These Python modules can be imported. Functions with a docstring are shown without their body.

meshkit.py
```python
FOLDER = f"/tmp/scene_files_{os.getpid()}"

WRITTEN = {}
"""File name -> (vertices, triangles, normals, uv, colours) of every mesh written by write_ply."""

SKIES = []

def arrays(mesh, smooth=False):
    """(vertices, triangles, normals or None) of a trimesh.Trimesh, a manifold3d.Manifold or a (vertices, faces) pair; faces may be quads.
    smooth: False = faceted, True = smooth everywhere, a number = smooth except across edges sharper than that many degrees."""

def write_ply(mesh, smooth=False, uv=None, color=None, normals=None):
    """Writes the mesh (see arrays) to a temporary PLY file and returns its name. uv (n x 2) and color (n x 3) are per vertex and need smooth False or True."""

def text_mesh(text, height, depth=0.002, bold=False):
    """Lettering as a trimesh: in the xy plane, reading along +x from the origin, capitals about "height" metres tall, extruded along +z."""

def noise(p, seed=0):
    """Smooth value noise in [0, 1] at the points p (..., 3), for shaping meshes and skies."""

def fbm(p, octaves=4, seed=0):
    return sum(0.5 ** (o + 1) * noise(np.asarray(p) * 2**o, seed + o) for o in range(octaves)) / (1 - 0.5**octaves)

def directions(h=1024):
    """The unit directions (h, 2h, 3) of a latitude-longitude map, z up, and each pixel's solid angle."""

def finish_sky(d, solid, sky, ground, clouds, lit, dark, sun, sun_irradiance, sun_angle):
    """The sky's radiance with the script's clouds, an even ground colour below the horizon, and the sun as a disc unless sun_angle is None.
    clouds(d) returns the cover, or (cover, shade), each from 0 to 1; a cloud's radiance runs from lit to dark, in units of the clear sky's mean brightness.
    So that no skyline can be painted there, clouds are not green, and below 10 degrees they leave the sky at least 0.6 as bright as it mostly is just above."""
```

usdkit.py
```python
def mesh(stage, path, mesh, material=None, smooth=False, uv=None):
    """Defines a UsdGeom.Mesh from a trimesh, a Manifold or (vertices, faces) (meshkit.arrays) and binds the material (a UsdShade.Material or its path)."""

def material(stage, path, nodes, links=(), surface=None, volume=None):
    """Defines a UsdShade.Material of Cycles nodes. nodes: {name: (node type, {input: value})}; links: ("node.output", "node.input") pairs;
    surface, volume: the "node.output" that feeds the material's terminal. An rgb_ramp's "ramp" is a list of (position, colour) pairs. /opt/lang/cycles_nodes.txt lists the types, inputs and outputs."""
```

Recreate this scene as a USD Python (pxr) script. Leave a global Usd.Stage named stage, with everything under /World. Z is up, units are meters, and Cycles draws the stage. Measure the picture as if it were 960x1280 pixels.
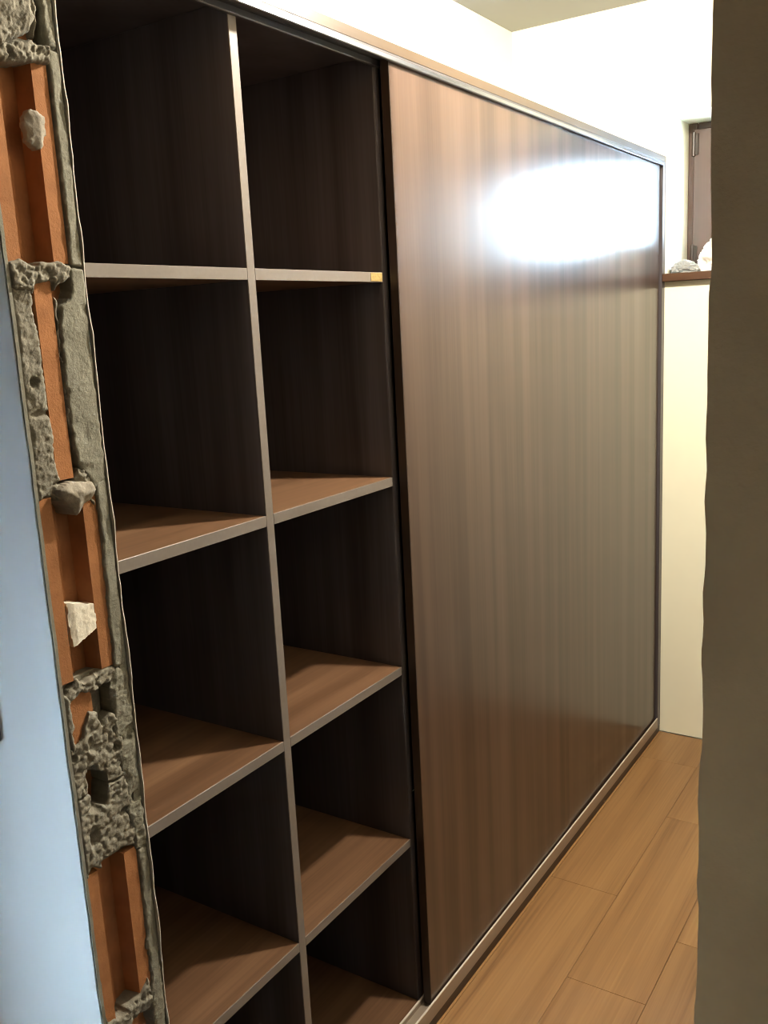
import math
import numpy as np
import trimesh
from scipy.spatial import cKDTree
from shapely.geometry import Polygon, Point
import shapely
import usdkit, meshkit
from meshkit import fbm, noise
from pxr import Usd, UsdGeom, UsdLux, UsdShade, Gf, Sdf

stage = Usd.Stage.CreateInMemory()
UsdGeom.SetStageUpAxis(stage, 'Z')
UsdGeom.SetStageMetersPerUnit(stage, 1.0)
UsdGeom.Xform.Define(stage, '/World')
UsdGeom.Scope.Define(stage, '/World/Looks')

# ------------------------------------------------------------------ camera
CAM_H = 1.55
FPX, PSI, PITCH, ROLL = 1150.35, 0.582995, 0.201717, -0.0510825   # focal length in pixels of a 960 px wide frame
fw = np.array([math.cos(PSI) * math.cos(PITCH), math.sin(PSI) * math.cos(PITCH), -math.sin(PITCH)])
rt = np.array([math.sin(PSI), -math.cos(PSI), 0.0])
up = np.cross(rt, fw)
cr, sr = math.cos(ROLL), math.sin(ROLL)
rt, up = cr * rt + sr * up, -sr * rt + cr * up
cam = UsdGeom.Camera.Define(stage, '/World/camera')
cam.AddTransformOp().Set(Gf.Matrix4d(*rt, 0, *up, 0, *(-fw), 0, 0, 0, CAM_H, 1))
cam.CreateHorizontalApertureAttr(36.0)
cam.CreateVerticalApertureAttr(48.0)
cam.CreateFocalLengthAttr(36.0 * FPX / 960.0)
cam.CreateClippingRangeAttr(Gf.Vec2f(0.02, 200.0))
EXPOSURE = 0.17
cam.CreateExposureAttr(EXPOSURE)

# ------------------------------------------------------------------ daylight: an even, bluish overcast sky
SKY = 18.0
sky = UsdLux.DomeLight.Define(stage, '/World/sky')
sky.CreateIntensityAttr(SKY)
sky.CreateColorAttr(Gf.Vec3f(0.62, 0.81, 1.0))
BULB = 3000.0            # radiance of the pantry's warm bulb
BULB_COL = (1.0, 0.895, 0.73)
ROOM_BULB = 5.0

# ------------------------------------------------------------------ main measures
XE = 3.235             # end wall of the pantry
YB = 1.489             # wall behind the wardrobe
YS = -0.06             # side wall of the pantry
ZC = 2.535             # ceiling
XN, XF = 0.628, 0.733  # near and far face of the partition
YJ, YR = 0.876, 0.154  # left and right jamb of the opening
RX, RY0, RY1 = -2.3, -1.2, 1.30   # the room the camera stands in
GW = 0.25              # thickness of outer walls

rng = np.random.default_rng(7)

# ------------------------------------------------------------------ helpers
_used = {}


def unique(parent, name):
    k = (parent, name)
    n = _used.get(k, 0)
    _used[k] = n + 1
    return f'{parent}/{name}' if n == 0 else f'{parent}/{name}_{n:03d}'


def tag(prim, label=None, cat=None, group=None, kind=None):
    for k, v in (('label', label), ('category', cat), ('group', group), ('kind', kind)):
        if v:
            prim.SetCustomDataByKey(k, v)
    return prim


def xf(name, parent='/World', **kw):
    p = UsdGeom.Xform.Define(stage, unique(parent, name)).GetPrim()
    tag(p, **kw)
    return str(p.GetPath())


def ob(name, mesh, mat, parent='/World', smooth=False, **kw):
    m = usdkit.mesh(stage, unique(parent, name), mesh, MAT[mat], smooth=smooth)
    tag(m.GetPrim(), **kw)
    return str(m.GetPath())


def cbox(x0, x1, y0, y1, z0, z1, b=0.001):
    lo, hi = np.array([x0, y0, z0], float), np.array([x1, y1, z1], float)
    b = min(b, (hi - lo).min() * 0.45)
    pts = []
    for i in (0, 1):
        for j in (0, 1):
            for k in (0, 1):
                c = np.array([(lo, hi)[i][0], (lo, hi)[j][1], (lo, hi)[k][2]])
                s = np.array([1 - 2 * i, 1 - 2 * j, 1 - 2 * k]) * b
                pts += [c + s * np.array(v) for v in ((1, 1, 0), (1, 0, 1), (0, 1, 1))]
    return trimesh.convex.convex_hull(np.array(pts))


def prism(poly, axis, a0, a1):
    """extrude a 2-D polygon; axis 'z': (x,y), 'x': (y,z), 'y': (x,z)"""
    g = poly if isinstance(poly, Polygon) else Polygon(poly)
    m = trimesh.creation.extrude_polygon(g, a1 - a0, engine='earcut')
    v = m.vertices.copy()
    if axis == 'z':
        w = np.c_[v[:, 0], v[:, 1], v[:, 2] + a0]
    elif axis == 'x':
        w = np.c_[v[:, 2] + a0, v[:, 0], v[:, 1]]
    else:
        w = np.c_[v[:, 0], v[:, 2] + a0, v[:, 1]]
    t = trimesh.Trimesh(w, m.faces, process=False)
    trimesh.repair.fix_normals(t)
    return t


def wall_with_hole(axis, a0, a1, u0, u1, z0, z1, hole=None):
    outer = [(u0, z0), (u1, z0), (u1, z1), (u0, z1)]
    g = Polygon(outer)
    if hole:
        h0, h1, v0, v1 = hole
        g = Polygon(outer, [[(h0, v0), (h1, v0), (h1, v1), (h0, v1)]])
    return prism(g, axis, a0, a1)


# ------------------------------------------------------------------ materials
MAT = {}


def material(name, nodes, links, surface):
    MAT[name] = usdkit.material(stage, f'/World/Looks/{name}', nodes, links, surface=surface)


def wood(name, cross, ramp, rough=0.25, spec=0.5, fine=0.25, band=11.0, strip=0.0, off=0.0):
    """laminate with soft bands and fine grain running along one axis; cross = scale vector (1 across, small along)"""
    c = np.array(cross, float)
    nodes = {
        'geo': ('geometry', {}),
        'm1': ('mapping', {'mapping_type': 'point', 'scale': tuple(np.where(c > 0.5, band, band * 0.045)), 'location': (off, off, off)}),
        'n1': ('noise_texture', {'scale': 1.0, 'detail': 3.0, 'roughness': 0.62}),
        'm2': ('mapping', {'mapping_type': 'point', 'scale': tuple(np.where(c > 0.5, 150.0, 2.6)), 'location': (off, 0, off)}),
        'n2': ('noise_texture', {'scale': 1.0, 'detail': 3.0, 'roughness': 0.6, 'distortion': 0.4}),
        'mx': ('mix', {'mix_type': 'mix', 'fac': fine}),
        'm3': ('mapping', {'mapping_type': 'point', 'scale': tuple(np.where(c > 0.5, 21.0, 0.32)), 'location': (off, off, 2.0)}),
        'n3': ('noise_texture', {'scale': 1.0, 'detail': 0.0}),
        'q3': ('map_range', {'range_type': 'smoothstep', 'from_min': 0.38, 'from_max': 0.62, 'to_min': 0.30, 'to_max': 0.72, 'clamp': True}),
        'mx2': ('mix', {'mix_type': 'mix', 'fac': strip}),
        'r': ('rgb_ramp', {'ramp': ramp}),
        'bp': ('bump', {'strength': 0.06, 'distance': 0.001}),
        'p': ('principled_bsdf', {'roughness': rough, 'specular_ior_level': spec}),
    }
    links = [('geo.position', 'm1.vector'), ('m1.vector', 'n1.vector'), ('geo.position', 'm2.vector'), ('m2.vector', 'n2.vector'),
             ('n1.fac', 'mx.color1'), ('n2.fac', 'mx.color2'), ('mx.color', 'mx2.color1'), ('geo.position', 'm3.vector'), ('m3.vector', 'n3.vector'), ('n3.fac', 'q3.value'), ('q3.result', 'mx2.color2'), ('mx2.color', 'r.fac'), ('r.color', 'p.base_color'),
             ('n2.fac', 'bp.height'), ('bp.normal', 'p.normal')]
    material(name, nodes, links, 'p.BSDF')


WALNUT = [(0.30, (0.0332, 0.0185, 0.0122)), (0.43, (0.0488, 0.0273, 0.0176)), (0.52, (0.0644, 0.0371, 0.0244)), (0.62, (0.0810, 0.0488, 0.0322)), (0.74, (0.1035, 0.0664, 0.0439))]
DOOR = [(p, (0.92 * c[0], 0.96 * c[1], 1.1 * c[2])) for p, c in WALNUT]
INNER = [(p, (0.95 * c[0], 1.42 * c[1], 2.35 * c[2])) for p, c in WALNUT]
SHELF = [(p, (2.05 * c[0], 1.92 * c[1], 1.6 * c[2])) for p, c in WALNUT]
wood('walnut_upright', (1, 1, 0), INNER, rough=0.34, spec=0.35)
wood('walnut_door', (1, 1, 0), DOOR, rough=0.25, spec=0.62, band=9.0, fine=0.2, strip=0.30)
wood('walnut_door_right', (1, 1, 0), DOOR, rough=0.25, spec=0.62, band=9.0, fine=0.2, strip=0.30, off=3.7)
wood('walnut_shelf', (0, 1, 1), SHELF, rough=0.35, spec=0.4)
EDGE = [(0.3, (0.1169, 0.1015, 0.0892)), (0.5, (0.1446, 0.1262, 0.1107)), (0.7, (0.1724, 0.1508, 0.1323))]
wood('edge_band', (1, 1, 1), EDGE, rough=0.45, spec=0.3, band=2.0, fine=0.2)
wood('fascia', (0, 1, 1), [(0.3, (0.0420, 0.0273, 0.0168)), (0.5, (0.0588, 0.0399, 0.0252)), (0.7, (0.0756, 0.0525, 0.0336))], rough=0.35)
wood('sill_wood', (1, 0, 1), [(0.3, (0.0585, 0.0270, 0.0135)), (0.5, (0.0855, 0.0405, 0.0203)), (0.7, (0.1080, 0.0563, 0.0315))], rough=0.35)
wood('frame_wood', (1, 1, 0), [(0.3, (0.0480, 0.0260, 0.0200)), (0.5, (0.0660, 0.0368, 0.0280)), (0.7, (0.0840, 0.0480, 0.0360))], rough=0.4)
wood('dark_edge', (1, 1, 0), [(0.3, (0.018, 0.010, 0.006)), (0.7, (0.035, 0.02, 0.012))], rough=0.4)
for i in range(4):
    k = (0.92, 1.0, 1.06, 0.97)[i]
    wood(f'floor_oak_{"abcd"[i]}', (0, 1, 1),
         [(0.30, (0.145 * k, 0.073 * k, 0.029 * k)), (0.40, (0.25 * k, 0.131 * k, 0.053 * k)), (0.56, (0.315 * k, 0.172 * k, 0.070 * k)), (0.75, (0.375 * k, 0.218 * k, 0.094 * k))],
         rough=0.38, spec=0.4, band=16.0, fine=0.35, off=i * 5.3)


def plain(name, col, rough=0.6, spec=0.3, metal=0.0, nscale=0.0, namp=0.12, bump=0.0, bscale=200.0, **extra):
    nodes = {'p': ('principled_bsdf', {'base_color': col, 'roughness': rough, 'specular_ior_level': spec, 'metallic': metal, **extra})}
    links = []
    if nscale or bump:
        nodes['geo'] = ('geometry', {})
    if nscale:
        a, b = tuple(c * (1 - namp) for c in col), tuple(min(1, c * (1 + namp)) for c in col)
        nodes['n'] = ('noise_texture', {'scale': nscale, 'detail': 5.0, 'roughness': 0.6})
        nodes['r'] = ('rgb_ramp', {'ramp': [(0.3, a), (0.7, b)]})
        links += [('geo.position', 'n.vector'), ('n.fac', 'r.fac'), ('r.color', 'p.base_color')]
    if bump:
        nodes['n2'] = ('noise_texture', {'scale': bscale, 'detail': 4.0, 'roughness': 0.6})
        nodes['bp'] = ('bump', {'strength': bump, 'distance': 0.002})
        links += [('geo.position', 'n2.vector'), ('n2.fac', 'bp.height'), ('bp.normal', 'p.normal')]
    material(name, nodes, links, 'p.BSDF')


plain('cream_wall', (0.88, 0.875, 0.715), 0.8, 0.2, nscale=3, namp=0.02, bump=0.12, bscale=90)
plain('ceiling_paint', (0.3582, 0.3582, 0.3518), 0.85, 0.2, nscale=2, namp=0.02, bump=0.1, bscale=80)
plain('side_plaster', (0.36, 0.33, 0.27), 0.9, 0.15, nscale=9, namp=0.08, bump=0.3, bscale=160)
plain('white_paint', (0.80, 0.80, 0.78), 0.75, 0.25, nscale=4, namp=0.02, bump=0.1, bscale=70)
plain('raw_plaster', (0.36, 0.225, 0.105), 0.9, 0.15, nscale=9, namp=0.10, bump=0.35, bscale=160)
plain('grey_plaster', (0.2095, 0.2050, 0.1649), 0.9, 0.15, nscale=60, namp=0.14, bump=0.4, bscale=420)
plain('mortar', (0.2015, 0.1894, 0.1531), 0.95, 0.1, nscale=90, namp=0.13, bump=0.45, bscale=420)
plain('skim', (0.55, 0.53, 0.46), 0.8, 0.2, nscale=80, namp=0.1)
plain('pale_filler', (0.2480, 0.2232, 0.1798), 0.8, 0.2, nscale=70, namp=0.12, bump=0.3, bscale=300)
plain('white_filler', (0.74, 0.70, 0.60), 0.8, 0.2, nscale=60, namp=0.05, bump=0.2, bscale=300)
plain('screed', (0.40, 0.38, 0.34), 0.9, 0.1, nscale=12, namp=0.15)
plain('alu', (0.38, 0.40, 0.45), 0.28, 0.5, metal=1.0)
plain('alu_brown', (0.34, 0.28, 0.225), 0.4, 0.5, metal=0.4)
plain('alu_lip', (0.72, 0.67, 0.60), 0.35, 0.5, metal=0.25)
plain('dark_metal', (0.10, 0.095, 0.10), 0.4, 0.5, metal=0.6)
plain('shade_grey', (0.12, 0.12, 0.12), 0.5, 0.4)
plain('black_gap', (0.02, 0.017, 0.015), 0.8, 0.1)
plain('grey_plastic', (0.20, 0.21, 0.21), 0.5, 0.4)
plain('white_plastic', (0.8, 0.8, 0.8), 0.4, 0.5)
plain('glue', (0.26, 0.19, 0.07), 0.5, 0.4, nscale=200, namp=0.3)
plain('bag_white', (0.88, 0.85, 0.79), 0.45, 0.4, nscale=25, namp=0.03, subsurface_weight=0.15, subsurface_scale=0.01)
for i, (k, n) in enumerate(((0.94, 'brick_clay'), (1.05, 'brick_clay_light'), (0.86, 'brick_clay_dark'))):
    plain(n, (0.312 * k, 0.138 * k, 0.058 * k), 0.85, 0.15, nscale=35, namp=0.16, bump=0.35, bscale=350)
material('bag_grey', {'d': ('principled_bsdf', {'base_color': (0.48, 0.49, 0.49), 'roughness': 0.35, 'specular_ior_level': 0.6}),
                      't': ('translucent_bsdf', {'color': (0.75, 0.77, 0.78)}), 'm': ('mix_closure', {'fac': 0.35})},
         [('d.BSDF', 'm.closure1'), ('t.BSDF', 'm.closure2')], 'm.closure')
material('pane_glass', {'lw': ('layer_weight', {'blend': 0.5}), 'pw': ('math', {'math_type': 'power', 'value2': 5.0}), 'f': ('math', {'math_type': 'multiply_add', 'value2': 0.9, 'value3': 0.035}), 't': ('transparent_bsdf', {'color': (0.96, 0.98, 0.98)}), 'g': ('glossy_bsdf', {'roughness': 0.0}),
                        'm': ('mix_closure', {})},
         [('lw.facing', 'pw.value1'), ('pw.value', 'f.value1'), ('f.value', 'm.fac'), ('t.BSDF', 'm.closure1'), ('g.BSDF', 'm.closure2')], 'm.closure')
material('bulb_glow', {'e': ('emission', {'color': BULB_COL, 'strength': BULB})}, [], 'e.emission')
material('room_bulb_glow', {'e': ('emission', {'color': (1.0, 0.72, 0.42), 'strength': ROOM_BULB})}, [], 'e.emission')

# ------------------------------------------------------------------ the setting: floor
fl = xf('floor', kind='structure', label='orange-brown oak laminate floor of the narrow pantry')
ob('subfloor', cbox(RX - 0.2, XE + GW, RY0 - 0.2, YB + 0.2, -0.15, -0.012), 'screed', fl)
PW, GAP = 0.19, 0.0004
rows = [0.935 + PW - PW * i for i in range(7)]           # upper edges of the rows
first_joint = {1.125: 1.30, 0.935: 1.36, 0.745: 1.82, 0.555: 1.25, 0.365: 2.2, 0.175: 1.55, -0.015: 1.9}
for r, y1 in enumerate(rows):
    y0 = max(y1 - PW, YS + 0.004)
    if y1 - y0 < 0.02:
        continue
    j = list(first_joint.values())[r]
    L = 0.82
    edges = [XN] + [x for x in (j + L * n for n in range(-3, 5)) if XN + 0.05 < x < XE - 0.03] + [XE - 0.008]
    for a, b in zip(edges[:-1], edges[1:]):
        ob('plank', cbox(a + GAP, b - GAP, y0 + GAP, y1 - GAP, -0.0115, 0.0, 0.0005), 'floor_oak_' + 'abcd'[int(rng.integers(4))], fl)
ob('screed_edge', cbox(RX, XN - 0.001, RY0, RY1, -0.0115, -0.001), 'screed', fl)

# ceiling and outer walls
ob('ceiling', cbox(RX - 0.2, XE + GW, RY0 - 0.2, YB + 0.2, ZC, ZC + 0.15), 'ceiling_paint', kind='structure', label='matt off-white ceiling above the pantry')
WIN = (0.26, 0.932, 1.640, 2.178)                        # y0, y1, z0, z1 of the pantry window's opening
ob('wall_far', wall_with_hole('x', XE, XE + GW + 0.03, YS - 0.12, YB + 0.001, 0.0, ZC, WIN), 'cream_wall', kind='structure', label='cream end wall with the high window')
ob('wall_back', cbox(XF, XE, YB, YB + 0.12, 0, ZC), 'cream_wall', kind='structure', label='cream wall behind and above the wardrobe')
ob('wall_side', cbox(XF + 0.001, XE, YS - 0.12, YS, 0, ZC), 'side_plaster', kind='structure', label='raw beige side wall facing the wardrobe doors')
RW = (-0.11, 0.155, 0.34, 1.22)                           # x0,x1,z0,z1 of the front room's window
ob('wall_left_room', wall_with_hole('y', RY1, RY1 + 0.06, RX, XN - 0.001, 0, ZC, RW), 'raw_plaster', kind='structure')
ob('wall_right_room', cbox(RX, XN - 0.001, RY0 - 0.2, RY0, 0, ZC), 'raw_plaster', kind='structure')
ob('wall_rear_room', cbox(RX - 0.2, RX - 0.001, RY0, RY1, 0, ZC), 'raw_plaster', kind='structure')

# ------------------------------------------------------------------ partition, right of the opening: raw plaster with a ragged edge
wr = xf('wall_right', kind='structure', label='brown raw-plastered wall edge right of the opening')
zz = np.linspace(0, ZC, 240)
yy = YR + 0.0016 * (fbm(np.c_[zz * 7, zz * 0 + 3.3, zz * 0], 4, 5) - 0.5) * 2 + 0.0022 * (noise(np.c_[zz * 45, zz * 0, zz * 0 + 9], 3) - 0.5)
ob('plaster', prism([(RY0, 0), *zip(yy, zz), (RY0, ZC)], 'x', XN, XN + 0.012), 'raw_plaster', wr)
ob('masonry', cbox(XN + 0.012, XF - 0.012, RY0, YR - 0.008, 0, ZC), 'skim', wr)
ob('far_plaster', prism([(YS, 0), *zip(yy[::-1][::-1] - 0.003, zz), (YS, ZC)], 'x', XF - 0.012, XF), 'side_plaster', wr)
ob('wall_top', cbox(XN, XF, YR - 0.008, YJ + 0.03, 2.06, ZC), 'raw_plaster', kind='structure', label='plastered lintel over the opening')

# ------------------------------------------------------------------ partition, left of the opening: broken hollow blocks, mortar and plaster
wl = xf('wall_left', kind='structure', label='broken hollow-block jamb with grey mortar left of the opening')
zz = np.linspace(0, ZC, 420)
ed = YJ + 0.0035 * (fbm(np.c_[zz * 14, zz * 0, zz * 0 + 1.7], 4, 2) - 0.5) * 2
ob('painted_plaster', prism([*zip(ed + 0.0035, zz), (RY1, ZC), (RY1, 0)], 'x', XN, XN + 0.0012), 'white_paint', wl, label='bluish-white painted face of the wall')
ob('plaster', prism([*zip(ed + 0.001, zz), (RY1, ZC), (RY1, 0)], 'x', XN + 0.0012, XN + 0.0055), 'grey_plaster', wl)
ed2 = YJ - 0.001 + 0.004 * (fbm(np.c_[zz * 18, zz * 0 + 5, zz * 0], 4, 8) - 0.5) * 2
ob('skim_coat', prism([*zip(ed2 + 0.0008, zz), (YB, ZC), (YB, 0)], 'x', XF - 0.0012, XF), 'skim', wl, label='thin pale skim coat at the far arris')
ob('far_plaster', prism([*zip(ed2 + 0.0060, zz), (YB, ZC), (YB, 0)], 'x', 0.7195, XF - 0.0012), 'grey_plaster', wl)
ob('masonry', cbox(XN + 0.0055, 0.7195, 1.16, RY1, 0, ZC), 'grey_plaster', wl)

BX0, BX1 = XN + 0.006, 0.7145


def ribbed(kind):
    f, g, m = 0.8815, 0.903, 0.8985
    if kind == 'groove':      # two ribs, a wide groove with a shallow step between
        front = [(BX0, f), (0.6525, f), (0.6565, g - 0.002), (0.672, g), (0.674, g + 0.003), (0.6905, g + 0.003), (0.6945, f), (BX1, f)]
    elif kind == 'wide':
        front = [(BX0, 0.906), (0.6415, 0.903), (0.6435, 0.8835), (0.676, 0.8835), (0.678, 0.903), (BX1, 0.906)]
    else:                     # one tongue in the middle
        front = [(BX0, m), (0.6615, m), (0.6638, f), (0.6866, f), (0.689, m), (BX1, m)]
    return front + [(BX1, 1.155), (BX0, 1.155)]


COURSE = [(1.868, 2.09, 'tongue', 'brick_clay_dark'), (1.634, 1.848, 'groove', 'brick_clay'), (1.393, 1.617, 'tongue', 'brick_clay_light'), (1.155, 1.376, 'groove', 'brick_clay'),
          (0.922, 1.139, 'wide', 'brick_clay'), (0.690, 0.906, 'groove', 'brick_clay_light'), (0.456, 0.674, 'tongue', 'brick_clay'), (0.224, 0.440, 'groove', 'brick_clay'), (0.0, 0.208, 'tongue', 'brick_clay'),
          (2.106, 2.32, 'groove', 'brick_clay'), (2.336, 2.53, 'tongue', 'brick_clay')]
for z0, z1, k, m in COURSE:
    if k == 'wide':       # its lower part is broken away behind the mortar
        b = trimesh.util.concatenate([prism(ribbed(k), 'z', 1.062, z1), prism([(BX0, 0.909), (BX1, 0.909), (BX1, 1.155), (BX0, 1.155)], 'z', z0, 1.062)])
    else:
        b = prism(ribbed(k), 'z', z0, z1)
    ob('brick', b, m, wl)
# mortar bed joints between the blocks, set back a little behind the blocks' ribs
lv = sorted([(a, b) for a, b, _, _ in COURSE])
for (a0, a1), (b0, b1) in zip(lv[:-1], lv[1:]):
    ob('bed_joint', cbox(BX0, BX1, 0.892, 1.155, a1, b0), 'mortar', wl)


def crust(name, mat, poly, yfun, back=0.93, step=0.0014, seed=0, jitter=0.004, jscale=120.0, label=None, parent=None, smooth=50, relax=4):
    """a lump of mortar or plaster: a solid whose front follows yfun over a ragged outline in the x-z plane of the jamb"""
    g = Polygon(poly)
    x0, z0, x1, z1 = g.bounds
    x0 -= 0.004; x1 += 0.004; z0 -= 0.004; z1 += 0.004
    nx, nz = max(4, int((x1 - x0) / step)), max(4, int((z1 - z0) / step))
    X, Z = np.meshgrid(np.linspace(x0, x1, nx), np.linspace(z0, z1, nz), indexing='ij')
    q = np.c_[X.ravel(), Z.ravel(), np.full(X.size, seed * 1.37)]
    jx = (fbm(q * [jscale, jscale, 1], 3, seed + 11) - 0.5) * 2 * jitter
    jz = (fbm(q * [jscale, jscale, 1], 3, seed + 23) - 0.5) * 2 * jitter
    px, pz = np.clip(q[:, 0] + jx, None, 9), q[:, 1] + jz
    inside = shapely.contains_xy(g, px, pz)
    inside &= (q[:, 0] > XN + 0.005) & (q[:, 0] < XF - 0.001)
    edge = shapely.distance(shapely.points(px, pz), g.exterior)
    Y = yfun(q[:, 0], q[:, 1], np.clip(edge, 0, None))
    V = np.c_[q[:, 0], Y, q[:, 1]]
    I = np.arange(X.size).reshape(X.shape)
    a, b, c, d = I[:-1, :-1].ravel(), I[1:, :-1].ravel(), I[1:, 1:].ravel(), I[:-1, 1:].ravel()
    ok = inside[a] & inside[b] & inside[c] & inside[d]
    a, b, c, d = a[ok], b[ok], c[ok], d[ok]
    F = np.vstack([np.c_[a, b, c], np.c_[a, c, d]])        # faces -y
    E = np.vstack([F[:, [0, 1]], F[:, [1, 2]], F[:, [2, 0]]])
    key = {tuple(e) for e in E.tolist()}
    B = np.array([e for e in key if (e[1], e[0]) not in key])
    n = len(V)
    for _ in range(relax):
        acc, cnt = np.zeros((n, 3)), np.zeros(n)
        for u, w in ((0, 1), (1, 0)):
            np.add.at(acc, B[:, u], V[B[:, w]]); np.add.at(cnt, B[:, u], 1)
        k = cnt > 0
        V[k] = 0.5 * V[k] + 0.5 * acc[k] / cnt[k][:, None]
    V2 = V.copy(); V2[:, 1] = back
    sides = np.vstack([np.c_[B[:, 1], B[:, 0], B[:, 0] + n], np.c_[B[:, 1], B[:, 0] + n, B[:, 1] + n]])
    m = trimesh.Trimesh(np.vstack([V, V2]), np.vstack([F, sides, F[:, ::-1] + n]), process=False)
    m.remove_unreferenced_vertices()
    return ob(name, m, mat, parent or wl, smooth=smooth, label=label)


def lumpy(base, amp, freq, seed, crumb=0.0, cfreq=260.0, roll=0.004, rolldepth=0.006, pits=0.0, pfreq=70.0, grain=0.0, gsize=0.0035):
    gr = np.random.default_rng(seed)
    pts = np.c_[gr.uniform(0.625, 0.74, 9000), gr.uniform(0.4, 2.1, 9000)] if grain else None
    rad = gr.uniform(0.6, 1.7, 9000) * gsize if grain else None
    def f(x, z, e):
        q = np.c_[x, z, np.full(len(x), seed * 0.77)]
        y = base - amp * 2 * (fbm(q * [freq, freq, 1], 4, seed) - 0.5)
        if crumb:
            v = fbm(q * [cfreq, cfreq, 1], 3, seed + 4)
            y -= crumb * np.abs(v - 0.5) * 4 - crumb
        if pits:
            p = noise(q * [pfreq, pfreq, 1], seed + 9)
            y += pits * np.clip(p - 0.66, 0, 1) * 3
        if grain:
            d, i = cKDTree(pts).query(np.c_[x, z], k=4)
            y -= grain * np.sqrt(np.clip(1 - (d / rad[i]) ** 2, 0, 1) * (rad[i] / gsize)).max(1)
        return y + rolldepth * np.clip(1 - e / roll, 0, 1) ** 2
    return f


FP = 0.7205
# far-side plaster render, a vertical strip with its own thickness against every block
crust('render', 'grey_plaster', [(0.7145, 1.63), (0.7155, 1.70), (0.7148, 1.78), (0.7165, 1.86), (0.7325, 1.86), (0.7325, 1.63)], lumpy(0.8775, 0.0012, 60, 1, crumb=0.0005, rolldepth=0.003), seed=1, jitter=0.002)
crust('render', 'grey_plaster', [(0.7165, 1.86), (0.715, 1.90), (0.717, 2.06), (0.7325, 2.06), (0.7325, 1.86)], lumpy(0.879, 0.002, 60, 2, crumb=0.001), seed=2, jitter=0.003)
crust('render', 'grey_plaster', [(0.7045, 1.594), (0.7090, 1.60), (0.713, 1.63), (0.7325, 1.63), (0.7325, 1.385), (0.7125, 1.372), (0.704, 1.392), (0.6905, 1.41), (0.6885, 1.50), (0.6888, 1.565), (0.695, 1.588)],
      lumpy(0.8775, 0.0016, 45, 3, crumb=0.0005, pits=0.004, pfreq=55, rolldepth=0.004), seed=3, jitter=0.003)
crust('render', 'grey_plaster', [(0.7135, 1.37), (0.7135, 1.30), (0.7115, 1.22), (0.711, 1.15), (0.7325, 1.15), (0.7325, 1.385), (0.7135, 1.385)], lumpy(0.8775, 0.0012, 60, 4, crumb=0.0005, rolldepth=0.003), seed=4, jitter=0.0025)
crust('render', 'grey_plaster', [(0.707, 1.15), (0.701, 1.13), (0.7035, 1.10), (0.699, 1.085), (0.700, 1.06), (0.7035, 1.0), (0.709, 0.93), (0.712, 0.90), (0.7325, 0.90), (0.7325, 1.15)],
      lumpy(0.8770, 0.0025, 60, 5, crumb=0.001, pits=0.008, pfreq=75), seed=5, jitter=0.005)
crust('render', 'grey_plaster', [(0.7145, 0.90), (0.7145, 0.80), (0.712, 0.76), (0.713, 0.72), (0.707, 0.695), (0.710, 0.66), (0.7145, 0.55), (0.7145, 0.40), (0.7325, 0.40), (0.7325, 0.90)],
      lumpy(0.8775, 0.002, 60, 6, crumb=0.001, rolldepth=0.004), seed=6, jitter=0.0045)
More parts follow.
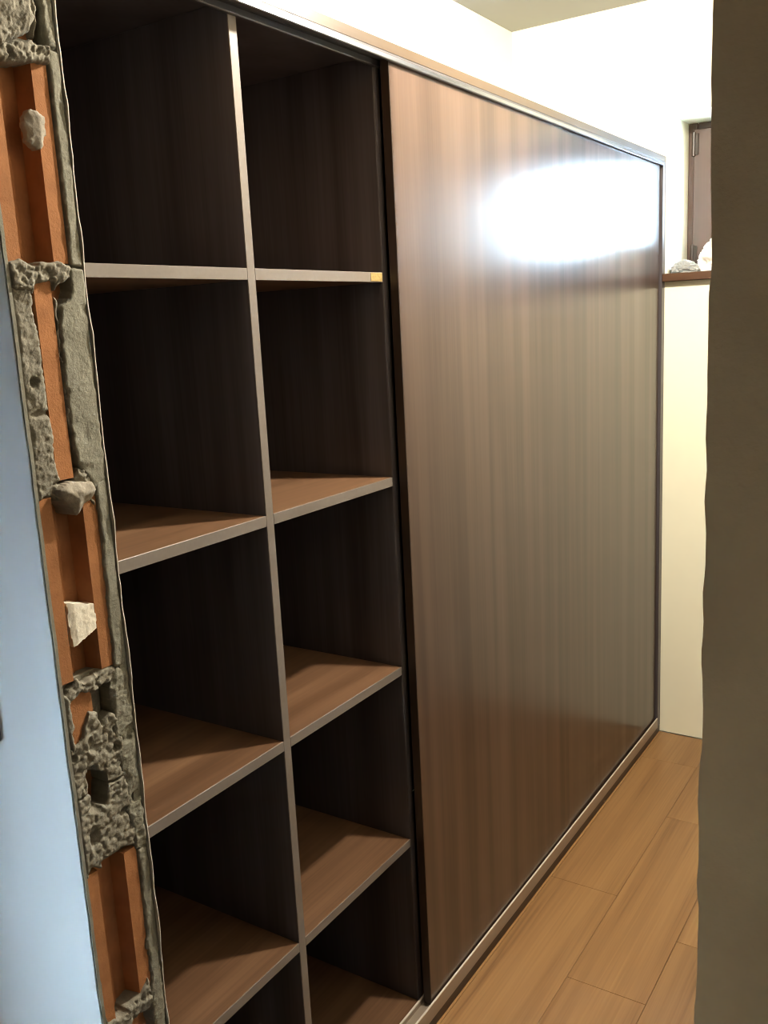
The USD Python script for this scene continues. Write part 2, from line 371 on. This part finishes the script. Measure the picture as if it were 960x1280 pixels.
# mortar smeared over and between the blocks
crust('mortar', 'mortar', [(0.633, 1.852), (0.655, 1.849), (0.672, 1.858), (0.692, 1.868), (0.699, 1.885), (0.697, 1.93), (0.700, 2.02), (0.633, 2.02)], lumpy(0.866, 0.0055, 40, 11, grain=0.0012, crumb=0.0015, roll=0.008, rolldepth=0.012), seed=11, jitter=0.003)
crust('mortar', 'mortar', [(0.633, 1.838), (0.66, 1.835), (0.70, 1.842), (0.716, 1.842), (0.718, 1.864), (0.705, 1.862), (0.69, 1.866), (0.672, 1.858), (0.633, 1.852)], lumpy(0.874, 0.006, 70, 12, grain=0.003, crumb=0.002, roll=0.005), seed=12, jitter=0.005)
crust('mortar', 'mortar', [(0.7055, 1.872), (0.710, 1.868), (0.713, 1.90), (0.711, 2.02), (0.7055, 2.02), (0.704, 1.90)], lumpy(0.883, 0.004, 70, 13, crumb=0.002), seed=13, jitter=0.003)
crust('mortar', 'mortar', [(0.633, 1.606), (0.633, 1.634), (0.648, 1.639), (0.66, 1.632), (0.68, 1.636), (0.70, 1.638), (0.7145, 1.634), (0.713, 1.618), (0.694, 1.610), (0.6885, 1.60), (0.6875, 1.614), (0.664, 1.611), (0.66, 1.60)],
      lumpy(0.876, 0.004, 90, 14, grain=0.0025, crumb=0.0018, roll=0.004), seed=14, jitter=0.004)
crust('mortar', 'mortar', [(0.633, 1.61), (0.660, 1.608), (0.663, 1.55), (0.6655, 1.47), (0.6655, 1.40), (0.668, 1.392), (0.650, 1.378), (0.6335, 1.372)],
      lumpy(0.8785, 0.0035, 55, 15, grain=0.0008, crumb=0.0014, pits=0.018, pfreq=85), seed=15, jitter=0.004)
crust('mortar', 'mortar', [(0.6865, 1.60), (0.6915, 1.598), (0.694, 1.56), (0.691, 1.52), (0.692, 1.46), (0.689, 1.42), (0.6865, 1.42)], lumpy(0.880, 0.003, 90, 16, crumb=0.002, roll=0.002, rolldepth=0.003), seed=16, jitter=0.003)
crust('mortar', 'mortar', [(0.6335, 1.378), (0.656, 1.374), (0.668, 1.366), (0.690, 1.374), (0.714, 1.352), (0.716, 1.378), (0.706, 1.398), (0.69, 1.404), (0.684, 1.391), (0.665, 1.392), (0.65, 1.40), (0.6335, 1.40)],
      lumpy(0.8815, 0.0045, 80, 17, grain=0.0025, crumb=0.0018), seed=17, jitter=0.005)
crust('mortar', 'mortar', [(0.6335, 1.138), (0.6425, 1.142), (0.655, 1.158), (0.668, 1.148), (0.700, 1.157), (0.7135, 1.152), (0.712, 1.132), (0.695, 1.134), (0.678, 1.128), (0.660, 1.138), (0.645, 1.128)],
      lumpy(0.8805, 0.004, 80, 18, grain=0.0025, crumb=0.0016), seed=18, jitter=0.004)
crust('mortar', 'mortar', [(0.6335, 1.15), (0.643, 1.135), (0.6445, 1.10), (0.642, 1.07), (0.6335, 1.06)], lumpy(0.8775, 0.003, 80, 19, crumb=0.001), seed=19, jitter=0.003)
crust('mortar', 'mortar', [(0.677, 1.130), (0.700, 1.130), (0.703, 1.10), (0.699, 1.085), (0.705, 1.06), (0.672, 1.085), (0.675, 1.10)], lumpy(0.897, 0.003, 60, 20, crumb=0.001), seed=20, jitter=0.003)
hole = Polygon([(0.653, 1.036), (0.672, 1.030), (0.681, 1.024), (0.678, 1.0), (0.676, 0.986), (0.664, 0.990), (0.655, 0.988), (0.6565, 1.005)])
big = Polygon([(0.6335, 1.075), (0.650, 1.078), (0.656, 1.09), (0.668, 1.112), (0.680, 1.106), (0.683, 1.086), (0.700, 1.10), (0.712, 1.08), (0.714, 0.93), (0.713, 0.906), (0.700, 0.914), (0.672, 0.918), (0.660, 0.903), (0.644, 0.915), (0.6335, 0.896)])
lower, upper = big.intersection(shapely.box(0.6, 0.8, 0.8, 1.009)).difference(hole), big.intersection(shapely.box(0.6, 1.009, 0.8, 1.2)).difference(hole)
for i, part in enumerate((lower, upper)):
    for g in getattr(part, 'geoms', [part]):
        crust('mortar', 'mortar', g.exterior.coords, lumpy(0.8800, 0.0030, 55, 21, crumb=0.0008, cfreq=150, pits=0.012, pfreq=80, grain=0.0024, roll=0.003, rolldepth=0.004), seed=21, jitter=0.003)
crust('mortar', 'mortar', [(0.6335, 0.715), (0.642, 0.70), (0.6565, 0.692), (0.675, 0.697), (0.697, 0.706), (0.708, 0.716), (0.714, 0.70), (0.713, 0.672), (0.69, 0.676), (0.67, 0.668), (0.6335, 0.66)],
      lumpy(0.879, 0.005, 80, 24, grain=0.003, crumb=0.002), seed=24, jitter=0.005)
crust('mortar', 'mortar', [(0.6335, 0.66), (0.66, 0.668), (0.663, 0.56), (0.660, 0.44), (0.6335, 0.44)], lumpy(0.879, 0.0035, 60, 25, crumb=0.0014, pits=0.012), seed=25)
crust('mortar', 'mortar', [(0.6335, 0.84), (0.6365, 0.80), (0.6395, 0.75), (0.6385, 0.70), (0.6335, 0.70)], lumpy(0.8785, 0.002, 90, 26, crumb=0.001), seed=26, jitter=0.002)
# dabs of filler stuck on the blocks
crust('filler_dab', 'pale_filler', [(0.6772, 1.786), (0.684, 1.794), (0.6914, 1.797), (0.698, 1.794), (0.7034, 1.79), (0.7035, 1.767), (0.697, 1.757), (0.6871, 1.7506), (0.682, 1.757), (0.6755, 1.7615), (0.679, 1.768), (0.675, 1.776)],
      lambda x, z, e: 0.8805 - 0.0028 * np.sqrt(np.clip(e / 0.006, 0, 1)) + 0.28 * np.clip(0.694 - x, 0, 1) + 0.002 * (fbm(np.c_[x * 160, z * 160, x * 0], 3, 31) - 0.5), back=0.889, relax=1, seed=31, jitter=0.0042, label='pale dab of filler on the topmost whole block')
crust('filler_dab', 'pale_filler', [(0.6575, 1.386), (0.6743, 1.391), (0.7052, 1.3865), (0.7126, 1.3762), (0.702, 1.3637), (0.692, 1.3612), (0.684, 1.352), (0.6771, 1.3487), (0.672, 1.356), (0.6676, 1.3632), (0.6572, 1.3748)],
      lambda x, z, e: 0.877 - 0.012 * np.sqrt(np.clip(e / 0.012, 0, 1)) + 0.003 * (fbm(np.c_[x * 130, z * 130, x * 0], 3, 33) - 0.5), relax=1, seed=33, jitter=0.0016, label='rounded pale lump of filler hanging over the joint')
crust('filler_dab', 'white_filler', [(0.6557, 1.2515), (0.673, 1.2455), (0.6935, 1.239), (0.695, 1.222), (0.694, 1.207), (0.68, 1.202), (0.668, 1.198), (0.6574, 1.1925), (0.6549, 1.225)],
      lambda x, z, e: 0.8800 + 0.18 * np.abs(x - 0.664) * (x < 0.664) + 0.03 * np.abs(x - 0.664) + 0.0015 * (fbm(np.c_[x * 160, z * 160, x * 0], 3, 35) - 0.5), back=0.908, relax=1, seed=35, jitter=0.0012, label='flat white chip of filler bridging the groove')
crust('filler_dab', 'pale_filler', [(0.678, 1.333), (0.684, 1.337), (0.688, 1.328), (0.686, 1.313), (0.682, 1.316)], lambda x, z, e: 0.9075 - 0.1 * e, back=0.913, step=0.0009, relax=1, seed=37, jitter=0.0008, label='small pale smear inside the groove')

# ------------------------------------------------------------------ wardrobe
W = xf('sliding_wardrobe', label='long dark walnut built-in wardrobe with open shelves and two sliding doors', cat='wardrobe')
Z0, ZT = 0.060, 2.027
SF = 0.975                       # front of the shelves
PL = [(0.740, 0.758), (1.128, 1.146), (1.516, 1.534)]
BACK = YB - 0.012
EB = 0.0012
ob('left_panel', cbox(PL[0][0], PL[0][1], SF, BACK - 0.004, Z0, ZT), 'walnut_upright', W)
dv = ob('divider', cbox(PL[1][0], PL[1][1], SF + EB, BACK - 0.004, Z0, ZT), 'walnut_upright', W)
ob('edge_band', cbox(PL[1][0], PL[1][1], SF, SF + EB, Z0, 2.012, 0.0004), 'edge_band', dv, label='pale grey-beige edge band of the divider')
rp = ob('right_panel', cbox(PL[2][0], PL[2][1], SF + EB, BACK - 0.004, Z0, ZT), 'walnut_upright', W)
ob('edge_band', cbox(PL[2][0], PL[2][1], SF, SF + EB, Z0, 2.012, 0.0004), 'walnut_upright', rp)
SH = [1.645, 1.251, 0.853, 0.460]
for k, z in enumerate(SH):
    for c in (0, 1):
        x0, x1 = PL[c][1] + 0.0003, PL[c + 1][0] - 0.0003
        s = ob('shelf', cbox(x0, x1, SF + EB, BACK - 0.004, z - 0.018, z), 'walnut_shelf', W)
        ob('edge_band', cbox(x0, x1, SF, SF + EB, z - 0.018, z, 0.0004), 'edge_band', s, label='pale grey-beige edge band along the shelf front')
        if k == 0 and c == 1:
            ob('glue_smear', cbox(x1 - 0.042, x1 - 0.003, SF - 0.0008, SF, z - 0.0165, z - 0.001, 0.0004), 'glue', s, label='yellowish glue smear on the shelf edge')
ob('bottom_board', cbox(PL[0][0], 3.2, SF + 0.0005, BACK - 0.004, Z0 - 0.018, Z0 - 0.0002), 'walnut_shelf', W)
tb = ob('top_board', cbox(PL[0][0], XE - 0.003, 0.9418, YB - 0.002, ZT, 2.045), 'walnut_upright', W)
ob('edge_band', cbox(PL[0][0], XE - 0.003, 0.9405, 0.9417, ZT, 2.045, 0.0004), 'fascia', tb, label='light brown front edge of the top board')
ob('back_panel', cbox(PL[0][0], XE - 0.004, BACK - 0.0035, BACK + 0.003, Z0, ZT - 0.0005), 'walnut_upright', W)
ep = ob('end_panel', cbox(3.2005, XE - 0.003, 0.9405, BACK - 0.004, 0.026, ZT), 'walnut_upright', W)
ob('plinth', cbox(PL[0][0], XE - 0.003, 0.9412, 0.966, 0.0003, 0.0255), 'dark_edge', W, label='dark plinth along the floor')
# rails, extruded profiles in y-z: a channel between two upright lips
bot = [(0.9400, 0.0258), (0.9745, 0.0258), (0.9745, 0.0600), (0.9725, 0.0612), (0.9700, 0.0612), (0.9688, 0.0600), (0.9688, 0.0500), (0.9445, 0.0500), (0.9445, 0.0600), (0.9432, 0.0615), (0.9412, 0.0615), (0.9400, 0.0600)]
br = ob('bottom_rail', prism(bot, 'x', PL[0][0], 3.2), 'alu_brown', W, label='satin grey-brown bottom rail')
for y in (0.9393, 0.9690):
    ob('rail_lip', cbox(PL[0][0], 3.2, y, y + 0.0042, 0.0600, 0.0636, 0.0006), 'alu_lip', br, label='bright lip of the bottom rail')
top = [(0.9408, ZT - 0.0005), (0.9765, ZT - 0.0005), (0.9765, 2.0085), (0.9705, 2.0085), (0.9690, 2.0105), (0.9690, 2.0210), (0.9462, 2.0210), (0.9462, 2.0150), (0.9448, 2.0135), (0.9420, 2.0145), (0.9408, 2.0180)]
tr = ob('top_rail', prism(top, 'x', PL[0][0], 3.2), 'dark_metal', W, label='dark grey metal top rail')
lip = [(0.9372, 2.0145), (0.9385, 2.0132), (0.9400, 2.0135), (0.9407, 2.0150), (0.9407, 2.0205), (0.9395, 2.0218), (0.9380, 2.0210)]
ob('rail_lip', prism(lip, 'x', PL[0][0], 3.2), 'alu', tr, label='shiny silver lip of the top rail')
ob('rail_lip', cbox(PL[0][0], 3.2, 0.9672, 0.9685, 2.0088, 2.0180, 0.0004), 'alu', tr)
d1 = ob('sliding_door', cbox(1.5265, 2.3485, 0.9465, 0.9645, 0.0520, 2.0195, 0.0008), 'walnut_door', W)
ob('edge_profile', cbox(1.5245, 1.5264, 0.9462, 0.9648, 0.0520, 2.0195, 0.0006), 'dark_edge', d1, label='dark edge strip of the near sliding door')
ob('sliding_door', cbox(2.3505, 3.1930, 0.9490, 0.9660, 0.0520, 2.0195, 0.0008), 'walnut_door_right', W)

# ------------------------------------------------------------------ pantry window
wn = xf('window_1', kind='structure', label='brown wooden window deep in the end wall')
wy0, wy1, wz0, wz1 = WIN
FX = 3.468


def ring(y0, y1, z0, z1, w, xa, xb, mat, parent, name):
    p = xf(name, parent)
    for a in (cbox(xa, xb, y0, y0 + w, z0, z1, 0.003), cbox(xa, xb, y1 - w, y1, z0, z1, 0.003)):
        ob('stile', a, mat, p)
    for a in (cbox(xa, xb, y0 + w, y1 - w, z0, z0 + w, 0.003), cbox(xa, xb, y0 + w, y1 - w, z1 - w, z1, 0.003)):
        ob('rail', a, mat, p)
    return p


ring(wy0 + 0.001, wy1 - 0.001, 1.667, wz1 - 0.001, 0.032, FX, FX + 0.045, 'frame_wood', wn, 'window_frame')
ring(wy0 + 0.024, wy1 - 0.024, 1.690, wz1 - 0.024, 0.096, FX - 0.022, FX - 0.0005, 'frame_wood', wn, 'sash')
ob('pane', cbox(FX - 0.015, FX - 0.009, wy0 + 0.1205, wy1 - 0.1205, 1.7865, wz1 - 0.1205, 0.0005), 'pane_glass', wn)
for hz in (2.075, 1.70):
    ob('hinge', trimesh.util.concatenate([cbox(FX - 0.028, FX - 0.0225, wy1 - 0.043, wy1 - 0.028, hz - 0.006, hz + 0.064, 0.002),
                                          trimesh.creation.cylinder(0.006, 0.078, sections=12, transform=trimesh.transformations.translation_matrix([FX - 0.027, wy1 - 0.026, hz + 0.029]))]),
       'dark_edge', wn, label='dark hinge')
ob('sill', cbox(3.2, FX + 0.045, wy0 + 0.001, wy1 - 0.001, 1.6405, 1.6665, 0.0025), 'sill_wood', wn, label='reddish-brown wooden window sill')
ob('sill_nosing', cbox(3.196, XE - 0.001, wy0 - 0.05, 0.9395, 1.6405, 1.6665, 0.0025), 'sill_wood', wn, label='front board of the wooden sill')

# front room window (daylight on the white wall)
w2 = xf('window_2', kind='structure', label='white window of the front room')
a0, a1, b0, b1 = RW
wp = xf('window_frame', w2)
ob('stile', cbox(a0 + .001, a0 + 0.06, RY1 + 0.004, RY1 + 0.05, b0 + .001, b1 - .001, 0.003), 'white_plastic', wp)
ob('stile', cbox(a1 - 0.06, a1 - .001, RY1 + 0.004, RY1 + 0.05, b0 + .001, b1 - .001, 0.003), 'white_plastic', wp)
ob('rail', cbox(a0 + 0.06, a1 - 0.06, RY1 + 0.004, RY1 + 0.05, b0 + .001, b0 + 0.06, 0.003), 'white_plastic', wp)
ob('rail', cbox(a0 + 0.06, a1 - 0.06, RY1 + 0.004, RY1 + 0.05, b1 - 0.06, b1 - .001, 0.003), 'white_plastic', wp)
ob('pane', cbox(a0 + 0.06, a1 - 0.06, RY1 + 0.020, RY1 + 0.026, b0 + 0.06, b1 - 0.06, 0.0005), 'pane_glass', w2)

# ------------------------------------------------------------------ bags on the sill


def bag(center, size, seed, mat, name, label, lean=0.0, fine=0.03):
    m = trimesh.creation.icosphere(5, 1.0)
    v = m.vertices.copy()
    q = v * 1.6 + seed * 3.1
    ridge = 1 - np.abs(2 * noise(q * 1.5, seed) - 1) * 2
    f2 = 1 - np.abs(2 * noise(q * 3.3 + 7, seed + 5) - 1) * 2
    f3 = 1 - np.abs(2 * noise(q * 7.3 + 3, seed + 6) - 1) * 2
    r = 1 + 0.24 * ridge + 0.09 * f2 + fine * f3
    v = v * r[:, None]
    v[:, 2] = np.where(v[:, 2] < -0.55, -0.55 + (v[:, 2] + 0.55) * 0.05, v[:, 2])
    t = np.clip((v[:, 2] + 0.6) / 1.7, 0, 1)
    v[:, 1] += lean * t
    v[:, 1] = v[:, 1] * (1 - 0.35 * t)
    v[:, 2] -= v[:, 2].min()
    s = np.array(size) / (v.max(0) - v.min(0))
    v = v * s
    v[:, :2] -= (v[:, :2].max(0) + v[:, :2].min(0)) / 2
    v += np.array(center)
    m = trimesh.Trimesh(v, m.faces, process=False)
    p = xf(name, label=label, cat='plastic bag')
    ob('body', m, mat, p, smooth=True)
    return p, v


SZ = 1.6668
b1p, v1 = bag((3.335, 0.765, SZ), (0.14, 0.205, 0.165), 4, 'bag_white', 'plastic_bag', 'bulging white plastic bag on the wooden window sill', lean=-0.5, fine=0.012)
b2p, v2 = bag((3.265, 0.882, SZ), (0.10, 0.104, 0.046), 9, 'bag_grey', 'plastic_bag', 'low crumpled greyish translucent bag at the left end of the sill')

# ------------------------------------------------------------------ switch on the painted wall
sw = xf('light_switch', label='grey-edged light switch on the bluish-white wall at the left picture edge', cat='light switch')
ob('frame', cbox(XN - 0.010, XN - 0.0003, 1.0015, 1.082, 1.062, 1.1425, 0.003), 'grey_plastic', sw)
ob('rocker', cbox(XN - 0.0135, XN - 0.0101, 1.014, 1.0695, 1.0745, 1.130, 0.002), 'white_plastic', sw)

# ------------------------------------------------------------------ bare bulbs


def bulb(x, y, drop, glow, label, r=0.034, shade=False):
    p = xf('pendant_bulb', label=label, cat='ceiling lamp')
    z = ZC - drop
    prof = np.array([(0.0, -0.052), (0.018, -0.048), (0.029, -0.034), (0.033, -0.016), (0.030, 0.004), (0.021, 0.022), (0.0145, 0.034), (0.0, 0.034)]) * (r / 0.033)
    m = trimesh.creation.revolve(prof, sections=24)
    m.apply_translation([x, y, z])
    ob('bulb', m, glow, p, smooth=60, label='glowing warm bulb')
    s = trimesh.creation.revolve(np.array([(0.0, 0.035), (0.015, 0.035), (0.02, 0.04), (0.02, 0.062), (0.008, 0.07), (0.0, 0.07)]), sections=20)
    s.apply_translation([x, y, z])
    ob('socket', s, 'white_plastic', p, smooth=30)
    ob('cable', trimesh.creation.cylinder(0.003, ZC - 0.002 - (z + 0.07), sections=8, transform=trimesh.transformations.translation_matrix([x, y, (ZC - 0.002 + z + 0.07) / 2])), 'white_plastic', p)
    if shade:
        sh = trimesh.creation.revolve(np.array([(0.0205, 0.052), (0.05, 0.050), (0.12, 0.036), (0.125, 0.030), (0.127, 0.031), (0.122, 0.039), (0.05, 0.0535), (0.0205, 0.0555)]), sections=40)
        sh.apply_translation([x, y, z])
        ob('shade', sh, 'shade_grey', p, smooth=40, label='flat grey enamel shade')
    rose = trimesh.creation.revolve(np.array([(0.0, -0.022), (0.012, -0.022), (0.035, -0.006), (0.037, 0.0), (0.0, 0.0)]), sections=20)
    rose.apply_translation([x, y, ZC - 0.0003])
    ob('ceiling_rose', rose, 'white_plastic', p, smooth=30)


bulb(1.72, 0.45, 0.13, 'bulb_glow', 'warm bulb under a flat grey shade hanging from the pantry ceiling', shade=True)
bulb(-0.9, -0.45, 0.20, 'room_bulb_glow', 'dim bare bulb in the front room')
